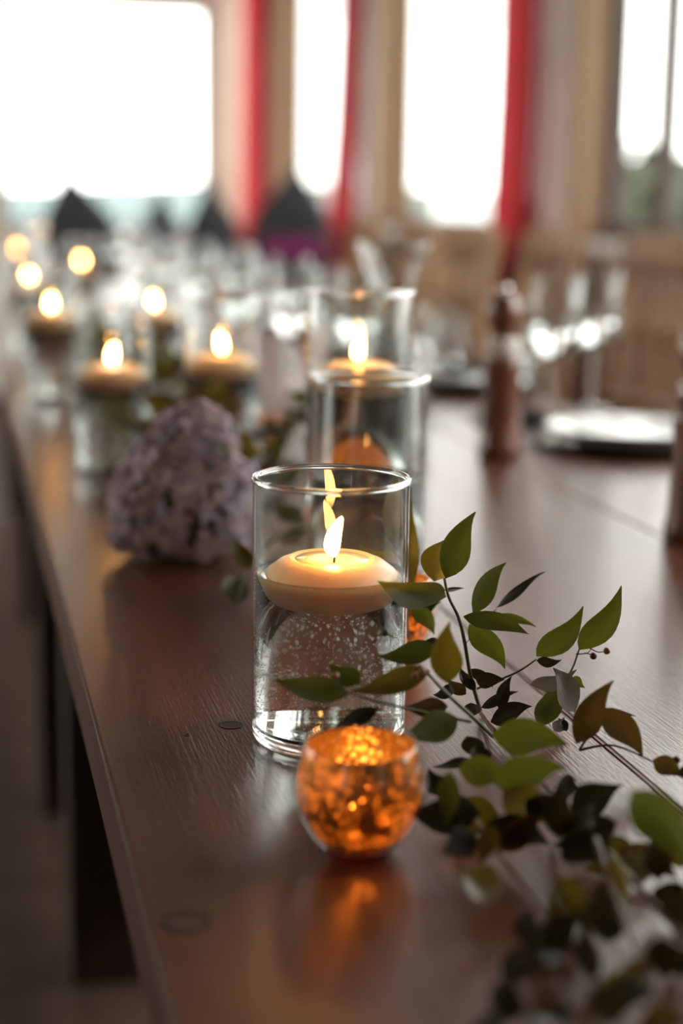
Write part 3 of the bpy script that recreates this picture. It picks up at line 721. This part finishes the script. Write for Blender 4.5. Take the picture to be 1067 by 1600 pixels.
# garland in the right foreground
S6 = sprig((800, 1190), 'ruscus garland stretching from the gold globe along the plank towards the table front')
stem_px([(752, 1114, 0.98), (790, 1165, 0.9), (850, 1225, 0.82), (930, 1310, 0.75), (1010, 1400, 0.69), (1090, 1490, 0.64)], 0.0017, S6, 'stem_brown', 0.0015)
for b, t, w, d0, d1, m_, ti, be in [
    ((768, 1148), (887, 1166), 50, 0.83, 0.82, 'green', 25, 0.3), ((716, 1200), (800, 1222), 42, 0.80, 0.79, 'green', 25, 0.3), ((768, 1222), (886, 1202), 50, 0.78, 0.77, 'green', 30, 0.3),
    ((902, 1278), (975, 1226), 32, 0.79, 0.80, 'dark', 20, 0.3), ((786, 1236), (856, 1290), 52, 0.77, 0.76, 'olive', 20, 0.3), ((701, 1205), (692, 1292), 32, 0.77, 0.755, 'green', 15, 0.3),
    ((736, 1187), (677, 1197), 14, 0.86, 0.85, 'dark', 20, 0.3), ((985, 1236), (1082, 1360), 66, 0.70, 0.67, 'green', 15, 0.3), ((955, 1338), (965, 1440), 36, 0.70, 0.68, 'olive', 20, 0.3),
    ((730, 1150), (745, 1190), 30, 0.87, 0.87, 'dark', 20, 0.3), ((865, 1240), (905, 1230), 36, 0.80, 0.81, 'dark', 25, 0.3), ((700, 1245), (670, 1200), 34, 0.82, 0.83, 'dark', 20, 0.3),
    ((760, 1190), (745, 1160), 26, 0.84, 0.85, 'dark', 20, 0.3), ((820, 1250), (880, 1285), 40, 0.76, 0.76, 'dark', 20, 0.3), ((740, 1300), (690, 1330), 44, 0.74, 0.73, 'dark', 20, 0.3), ((770, 1290), (745, 1350), 30, 0.74, 0.73, 'olive', 20, 0.3)]:
    leaf_px(b, t, w, d0, d1, m_, S6, ti, be)
stem_px([(712, 1240, 0.83), (750, 1290, 0.77), (800, 1360, 0.72), (870, 1450, 0.68), (940, 1540, 0.64)], 0.0014, S6, 'stem_brown')
S7 = sprig((960, 1460), 'ruscus garland end, leaves coloured dark as in shade, lying at the front of the table')
rnd = random.Random(21)
stem_px([(930, 1310, 0.72), (960, 1400, 0.68), (1000, 1500, 0.63), (1050, 1620, 0.585)], 0.0015, S7, 'stem_brown')
stem_px([(860, 1330, 0.74), (880, 1420, 0.69), (920, 1540, 0.63), (940, 1640, 0.6)], 0.0013, S7, 'stem_brown')
for k in range(52):  # mostly dark leaves: the shadow of this corner is put into their colour
    x = rnd.uniform(720, 1090); y = 1260 + rnd.random()*350
    if x < 720+(y-1260)*0.45 and rnd.random() < 0.8: continue
    a = rnd.uniform(0, 6.28); ln = rnd.uniform(75, 120)
    td = tdepth(x, y); d = td - rnd.uniform(0.015, 0.06)
    leaf_px((x, y), (x+ln*math.cos(a), y+ln*0.75*math.sin(a)), rnd.uniform(34, 56), d, d-rnd.uniform(-0.01, 0.02), rnd.choice(('dark', 'dark', 'dark', 'dark', 'brown', 'olive')), S7, rnd.uniform(-35, 35), rnd.choice((0.2, 0.35, 0.5)))

def lying_sprig(x, y, ang, length, n, lab, group, seed, up=0.03, mats=('green', 'olive', 'green', 'dark', 'brown')):
    rnd = random.Random(seed); root = tag(empty('ruscus_sprig', (x, y, TT)), lab, 'greenery', group)
    d = Vector((math.sin(ang), math.cos(ang), 0)); s = Vector((d.y, -d.x, 0))
    pts = [Vector((0, 0, 0.004)) + d*length*t + s*0.02*math.sin(5*t+seed) + Vector((0, 0, up*math.sin(math.pi*t*0.9))) for t in (0, .2, .4, .6, .8, 1)]
    sp = spline(pts, 4); bm = bmesh.new(); tube(bm, sp, 0.0013, 6); link('stem', bm, 'stem_green', root, True)
    for k in range(n):
        p = sp[min(len(sp)-1, int((k+0.5)/n*len(sp)))]; sd = 1 if k % 2 else -1
        v = (d*rnd.uniform(0.3, 1.0) + s*sd*rnd.uniform(0.3, 1.0) + Vector((0, 0, rnd.uniform(-0.05, 0.95)))).normalized()*rnd.uniform(0.038, 0.055)
        q = p+v; q.z = max(q.z, 0.004)
        nn = Vector((rnd.uniform(-.6, .6), rnd.uniform(-.9, .2), 1))
        if any(math.hypot(root.location.x+p.x+(q.x-p.x)*f-vx, root.location.y+p.y+(q.y-p.y)*f-vy) < vr+0.008 for (vx, vy, vr) in VASES + [(hy.x, hy.y, 0.06)] for f in (0, .5, 1)): continue
        leaf_world(p+root.location, q+root.location, rnd.uniform(0.016, 0.021), nn, rnd.choice(mats), rnd.choice((0.2, 0.35, -0.3)), root)
    return root
GG = 'ruscus sprigs laid between the vases'
for i, (x, y, a, ln, n) in enumerate([(0.22, 1.52, 0.3, 0.22, 16), (0.235, 1.62, -0.1, 0.2, 14), (0.27, 1.37, 0.1, 0.22, 16), (0.30, 1.60, 0.2, 0.26, 14), (0.19, 1.95, 0.2, 0.28, 14), (0.25, 2.1, -0.2, 0.28, 14), (0.33, 1.95, 0.1, 0.28, 12),
                                     (0.19, 2.5, 0.1, 0.3, 12), (0.28, 2.75, -0.1, 0.3, 12), (0.18, 3.1, 0.1, 0.3, 10), (0.27, 3.6, -0.1, 0.3, 10), (0.2, 4.2, 0.1, 0.3, 10)]):
    lying_sprig(x, y, a, ln, n, 'leafy ruscus sprig laid between the vases beyond the hydrangea', GG, i+1, 0.05)
for i, (x, y, a, ln, n) in enumerate([(0.21, 1.45, 0.1, 0.24, 20), (0.26, 1.85, -0.1, 0.22, 18), (0.18, 1.88, 0.2, 0.24, 20), (0.25, 2.05, 0.0, 0.3, 18), (0.19, 2.15, 0.0, 0.25, 18), (0.23, 2.45, 0.0, 0.3, 16), (0.36, 1.5, 0.1, 0.26, 14)]):
    lying_sprig(x, y, a, ln, n, 'leafy ruscus sprig laid between the vases beyond the hydrangea', GG, i+60, 0.10, ('olive', 'olive', 'green', 'brown', 'olive'))
lying_sprig(0.20, 1.18, 0.9, 0.2, 14, 'ruscus sprig tucked between the hydrangea and the bubbly vase', None, 41, 0.05, ('olive', 'olive', 'dark', 'green'))

# ------------------------------------------------------------------ glasses, carafe, mills, plates
def wine_glass_proto():
    root = empty('wine_glass')
    o = [(0, 0.0), (0.034, 0.0), (0.035, 0.0015), (0.02, 0.004), (0.006, 0.009), (0.004, 0.02), (0.0038, 0.075), (0.006, 0.086), (0.018, 0.096), (0.032, 0.112), (0.040, 0.135), (0.0405, 0.155), (0.037, 0.185), (0.033, 0.208)]
    i = [(0.0318, 0.208), (0.0358, 0.185), (0.0392, 0.155), (0.0386, 0.135), (0.0305, 0.113), (0.017, 0.098), (0, 0.094)]
    link('bowl', lathe(o[7:] + i + [(0, 0.0865)], 40), 'drink_glass', root, True)
    link('stem', lathe([o[4], o[5], o[6], o[7]], 20), 'base_glass', root, True)
    link('foot', lathe(o[:5] + [(0, 0.009)], 40), 'drink_glass', root, True)
    link('drink', lathe([(0, 0.0945), (0.0165, 0.0985), (0.0302, 0.1135), (0.0383, 0.135), (0.0389, 0.150), (0, 0.150)], 40), 'water', root, True)
    return root
wg = wine_glass_proto()
GW = 'wine glasses in front of the place settings'
spots = [(0.50, 2.42), (0.57, 2.30), (0.52, 3.07), (0.60, 2.97), (0.53, 3.7), (0.61, 3.6), (0.53, 4.37), (0.61, 4.27), (0.54, 5.0), (0.62, 4.9), (0.54, 5.6), (0.62, 5.5), (0.47, 2.72), (0.49, 3.4), (0.5, 4.05)]
a_ = on_plane(862, 668); spots.append((a_.x, a_.y)); a_ = on_plane(925, 640); spots.append((a_.x, a_.y))
for i, (x, y) in enumerate(spots):
    o = wg if i == 0 else copy_tree(wg)
    o.location = (x, y, TT)
    if i < 15: tag(o, 'stemmed wine glass of water in the row beside the candles', 'glass', GW)
    else: tag(o, 'stemmed wine glass between the pepper mill with the painted glare collar and the first plate' if i == 15 else 'stemmed wine glass standing behind the first white plate', 'glass')
def tumbler_proto():
    root = empty('water_tumbler')
    link('glass_wall', lathe([(0, 0), (0.029, 0), (0.031, 0.002), (0.036, 0.105), (0.0352, 0.106), (0.0345, 0.105), (0.0295, 0.01), (0, 0.008)], 40), 'drink_glass', root, True)
    link('drink', lathe([(0, 0.0085), (0.0290, 0.0103), (0.0325, 0.07), (0, 0.07)], 40), 'water', root, True)
    return root
tb = tumbler_proto()
for i, (px, py) in enumerate([(700, 590), (803, 620), (680, 560), (455, 520)]):
    p = on_plane(px, py); o = tb if i == 0 else copy_tree(tb); o.location = (p.x, p.y, TT)
    tag(o, 'short straight tumbler of water among the stemmed glasses', 'glass', 'short water tumblers')
# carafe
cp = on_plane(607, 705)
ca = tag(empty('carafe', cp), 'glass carafe with wide flared mouth behind the candle vases', 'carafe')
prf = [(0, 0), (0.045, 0), (0.05, 0.004), (0.054, 0.03), (0.05, 0.075), (0.036, 0.12), (0.027, 0.155), (0.0255, 0.18), (0.030, 0.215), (0.040, 0.245), (0.046, 0.258)]
link('glass_body', lathe(prf + [(0.0445, 0.2585)] + [(max(r-0.0022, 0), z+(0.004 if z < 0.003 else 0)) for r, z in prf[::-1]], 48), 'drink_glass', ca, True)
link('drink', lathe([(0, 0.0045), (0.0425, 0.0047), (0.0515, 0.03), (0.0475, 0.075), (0.0335, 0.12), (0, 0.12)], 48), 'water', ca, True)
# pepper mills
def mill(px, py, lab, s=1.0):
    p = on_plane(px, py); root = tag(empty('pepper_mill', p), lab, 'pepper mill')
    link('body', lathe([(0, 0), (0.0255, 0), (0.0275, 0.003), (0.028, 0.012), (0.0255, 0.02), (0.024, 0.05), (0.0225, 0.085), (0.024, 0.11), (0.025, 0.118), (0.021, 0.122), (0, 0.122)], 36), 'mill_wood', root, True)
    link('collar', lathe([(0, 0.122), (0.0195, 0.122), (0.021, 0.124), (0.021, 0.144), (0.0195, 0.146), (0, 0.146)], 36), 'sill_paint' if s > 1 else 'mill_wood', root, True)  # pale collar: window glare in a water glass, painted onto the mill
    link('head', lathe([(0, 0.146), (0.016, 0.146), (0.0135, 0.152), (0.0175, 0.16), (0.0215, 0.172), (0.021, 0.184), (0.016, 0.194), (0.008, 0.198), (0, 0.199)], 36), 'mill_wood', root, True)
    link('finial', lathe([(0, 0.198), (0.005, 0.199), (0.008, 0.204), (0.0065, 0.209), (0, 0.211)], 24), 'metal', root, True)
mill(780, 712, 'dark turned pepper mill with a collar painted pale as window glare beside the stemmed glasses', 1.1)
mill(1082, 843, 'dark turned pepper mill in front of the stacked plates')
# place settings
def setting_proto():
    pl = empty('dinner_plate')
    link('plate_body', lathe([(0, 0.004), (0.055, 0.004), (0.06, 0.001), (0.066, 0.001), (0.072, 0.006), (0.105, 0.019), (0.112, 0.0215), (0.1115, 0.0235), (0.104, 0.0225), (0.070, 0.011), (0, 0.009)], 56), 'white_china', pl, True)
    bw = empty('charger_plate')
    link('plate_body', lathe([(0, 0), (0.085, 0), (0.09, 0.001), (0.128, 0.010), (0.13, 0.012), (0.128, 0.0125), (0.09, 0.005), (0, 0.0045)], 56), 'dark_china', bw, True)
    nk = empty('folded_napkin')
    bm = bmesh.new(); n = 10
    for k, (w, h_, z) in enumerate(((0.10, 0.12, 0.0), (0.098, 0.118, 0.005), (0.095, 0.06, 0.010))):
        vs = [[bm.verts.new((-w/2+w*i/n, -h_/2+h_*j/n, z+0.0012*math.sin(i*1.1+k)*math.cos(j*0.9))) for j in range(n+1)] for i in range(n+1)]
        fs = [bm.faces.new((vs[i][j], vs[i+1][j], vs[i+1][j+1], vs[i][j+1])) for i in range(n) for j in range(n)]
    bmesh.ops.solidify(bm, geom=bm.faces[:], thickness=0.0045)
    link('cloth', bm, 'dark_napkin', nk, True)
    return pl, bw, nk
pl, bw, nk = setting_proto()
sp0 = on_plane(985, 697)
SY = [sp0.y + 0.65*k for k in range(6)]
for i, yy in enumerate(SY):
    a, b, c = (pl, bw, nk) if i == 0 else (copy_tree(pl), copy_tree(bw), copy_tree(nk))
    x = sp0.x - 0.02*(i > 0)
    b.location = (x, yy, TT); a.location = (x, yy, TT+0.0045); c.location = (x+0.01, yy+0.02, TT+0.0045+0.0275); c.rotation_euler.z = 0.2*math.sin(i*2.0)
    if i == 0: c.location = (x-0.07, yy+0.24, TT+0.0045); c.rotation_euler.z = 0.5
    near = i == 0
    tag(a, 'white dinner plate beside the nearest pepper mill' if near else 'white dinner plate, %s to the pepper mills' % ORD[i], 'plate', None if near else 'white plates farther down the table')
    tag(b, 'dark charger under the white plate beside the nearest pepper mill' if near else 'dark charger under the white plate %s to the pepper mills' % ORD[i], 'plate', None if near else 'dark chargers farther down the table')
    tag(c, 'dark napkin folded on the table behind the first white plate' if near else 'dark folded napkin on the plate %s to the pepper mills' % ORD[i], 'napkin', None if near else 'dark napkins farther down the table')

# ------------------------------------------------------------------ chairs along the right side
def chair_proto():
    root = empty('dining_chair')     # faces -x; back at +x
    bm = bmesh.new(); box(bm, (0, 0, 0.45), (0.42, 0.42, 0.03), bev=0.006); link('seat', bm, 'chair_wood', root)
    for sx in (-1, 1):
        for sy in (-1, 1):
            bm = bmesh.new()
            if sx < 0: box(bm, (-0.185, sy*0.185, 0.2175), (0.036, 0.036, 0.435), bev=0.003); link('leg', bm, 'chair_wood', root)
            else:
                tube(bm, [(0.20, sy*0.185, 0), (0.19, sy*0.185, 0.45), (0.215, sy*0.19, 0.75), (0.245, sy*0.195, 0.985)], 0.02, 8); link('leg', bm, 'chair_wood', root)
    for z, hgt in ((0.955, 0.085), (0.78, 0.05), (0.62, 0.05)):
        bm = bmesh.new(); n = 8; x0 = 0.215 + (z-0.75)*0.13; rows = []
        for k in range(n+1):
            u = -0.19+0.38*k/n; xx = x0+0.02*math.cos(u*8); hz = hgt/2*(1+0.12*math.cos(u*8))
            rows.append([bm.verts.new((xx+dx, u, z+dz)) for dx, dz in ((-0.009, -hgt/2), (0.009, -hgt/2), (0.009, hz), (-0.009, hz))])
        for A, B in zip(rows, rows[1:]):
            for i in range(4): bm.faces.new((A[i], A[(i+1) % 4], B[(i+1) % 4], B[i]))
        bm.faces.new(rows[0][::-1]); bm.faces.new(rows[-1]); bmesh.ops.recalc_face_normals(bm, faces=bm.faces)
        link('back_rail', bm, 'chair_wood', root)
    for u in (-0.09, 0.0, 0.09):
        bm = bmesh.new(); box(bm, (0.225, u, 0.79), (0.014, 0.035, 0.30)); link('back_slat', bm, 'chair_wood', root)
    for sy in (-1, 1):
        bm = bmesh.new(); box(bm, (0, sy*0.185, 0.2), (0.36, 0.02, 0.028)); link('stretcher', bm, 'chair_wood', root)
    return root
ch = chair_proto()
for i, yy in enumerate(SY[1:] + [SY[-1]+0.65]):
    o = ch if i == 0 else copy_tree(ch)
    o.location = (1.22 + 0.02*math.sin(i*1.9), yy, 0); o.rotation_euler.z = 0.06*math.sin(i*2.3)
    tag(o, 'tan wooden ladder-back chair, ' + ORD[i] + ' to the pepper mills along the table', 'chair', 'wooden chairs along the long table')

# ------------------------------------------------------------------ far round tables and covered chairs
def round_table(x, y, r, lab):
    bm = bmesh.new(); n = 72; rings = [[bm.verts.new((0, 0, TT))]]
    for k, (rr_, z, wv) in enumerate([(r*0.6, TT, 0), (r*0.97, TT, 0), (r, TT-0.012, 0), (r+0.01, TT-0.10, 0.012), (r+0.02, TT-0.25, 0.03), (r+0.03, TT-0.45, 0.045), (r+0.03, 0.06, 0.05)]):
        rings.append([bm.verts.new(((rr_+wv*math.sin(14*2*math.pi*i/n))*math.cos(2*math.pi*i/n), (rr_+wv*math.sin(14*2*math.pi*i/n))*math.sin(2*math.pi*i/n), z)) for i in range(n)])
    for i in range(n): bm.faces.new((rings[0][0], rings[1][i], rings[1][(i+1) % n]))
    for A, B in zip(rings[1:], rings[2:]):
        for i in range(n): bm.faces.new((A[i], B[i], B[(i+1) % n], A[(i+1) % n]))
    t = tag(empty('round_table', (x, y, 0)), lab.replace('cloth over the', ''), 'table')
    t2 = bmesh.new(); bmesh.ops.create_cone(t2, cap_ends=True, segments=40, radius1=r-0.02, radius2=r-0.02, depth=0.025, matrix=Matrix.Translation((0, 0, TT-0.016))); link('table_top', t2, 'dark_wood', t)
    t2 = lathe([(0, 0), (0.3, 0), (0.3, 0.03), (0.05, 0.06), (0.04, TT-0.03), (0, TT-0.03)], 24); link('pedestal', t2, 'dark_wood', t, True)
    c = link('tablecloth', bm, 'white_cloth', None, True, loc=(x, y, 0)); tag(c, 'white cloth draped over the ' + lab, 'tablecloth')
T1 = (0.62, 8.9); T2 = (1.35, 10.4)
round_table(*T1, 0.62, 'round table beyond the far end of the long table')
round_table(*T2, 0.62, 'round table by the red corner curtain')
for i, (x, y) in enumerate([(0.4, 8.7), (0.55, 8.5), (0.7, 8.5), (0.85, 8.6), (0.62, 9.1), (1.0, 8.85), (1.15, 10.1), (1.4, 10.0), (1.6, 10.2)]):
    o = copy_tree(wg); o.location = (x, y, TT); tag(o, 'stemmed glass on a far round table with a white cloth', 'glass', 'glasses on the far round tables')
for i, (x, y) in enumerate([(0.8, 8.85), (0.45, 8.95)]):
    vase((x, y, TT), 0.0445, 0.2, 0.12, 'cylinder candle vase on a far round white table', 'clear water in a vase on a far round table', 'vases on the far round tables', wgroup='water in vases on the far round tables')
    floating_candle((x, y, TT+0.1155), 0.0393, 'floating candle burning on a far round white table', 'candles on the far round tables')
def covered_chair(px, py, d, w, label, sash=None, skew=0.0):
    top = at(px, py, d); h = top.z
    root = tag(empty('covered_chair', (top.x, top.y, 0), -YAW*0.8), label, 'chair')
    bm = bmesh.new(); n = 28; rings = []
    for (z, hw, hd, cy_) in [(0.03, w*0.5, 0.26, 0.2), (0.25, w*0.49, 0.25, 0.2), (0.46, w*0.5, 0.25, 0.19), (0.50, w*0.47, 0.235, 0.185), (0.56, w*0.42, 0.10, 0.04), (0.70, w*0.40, 0.05, 0.0), (h-0.27, w*0.40, 0.04, 0.0), (h-0.20, w*0.34, 0.04, 0.0), (h-0.12, w*0.2, 0.035, 0.0), (h-0.05, w*0.08, 0.025, 0), (h, 0.012, 0.012, 0)]:
        sk = skew*max(0, h-z)*1.0 if z > h-0.3 else skew*0.3
        ring = []
        for i in range(n):
            a = 2*math.pi*i/n; c, s_ = math.cos(a), math.sin(a)
            ex = lambda v: math.copysign(abs(v)**0.5, v)
            wv = 1 + (0.05*math.sin(7*a) if z < 0.45 else 0)
            ring.append(bm.verts.new((hw*ex(c)*wv + sk, cy_ + hd*ex(s_)*wv, z)))
        rings.append(ring)
    for A, B in zip(rings, rings[1:]):
        for i in range(n): bm.faces.new((A[i], A[(i+1) % n], B[(i+1) % n], B[i]))
    bm.faces.new(rings[-1]); bm.faces.new(rings[0][::-1])
    link('chair_cover', bm, 'charcoal_cloth', root, True)
    for sx in (-1, 1):
        for yy in (0.4, 0.0):
            b2 = bmesh.new(); box(b2, (sx*w*0.4, yy, 0.02), (0.035, 0.035, 0.04)); link('leg', b2, 'dark_wood', root)
    if sash:
        b2 = bmesh.new()
        for sx in (-1,): box(b2, (skew*0.3+0.02, -0.05, 0.86), (w*0.6, 0.012, 0.10), bev=0.004)
        link('sash', b2, 'magenta_cloth', root)
covered_chair(105, 262, 7.2, 0.42, 'charcoal covered chair with a pointed top before the wide end window', skew=0.22)
covered_chair(251, 292, 7.0, 0.26, 'narrow charcoal covered chair with a pointed top between wider ones')
covered_chair(326, 280, 7.9, 0.34, 'charcoal covered chair with a pointed top next to the window corner', skew=0.1)
covered_chair(464, 256, 6.9, 0.44, 'charcoal covered chair with a magenta sash by the corner curtain', sash=True, skew=-0.1)
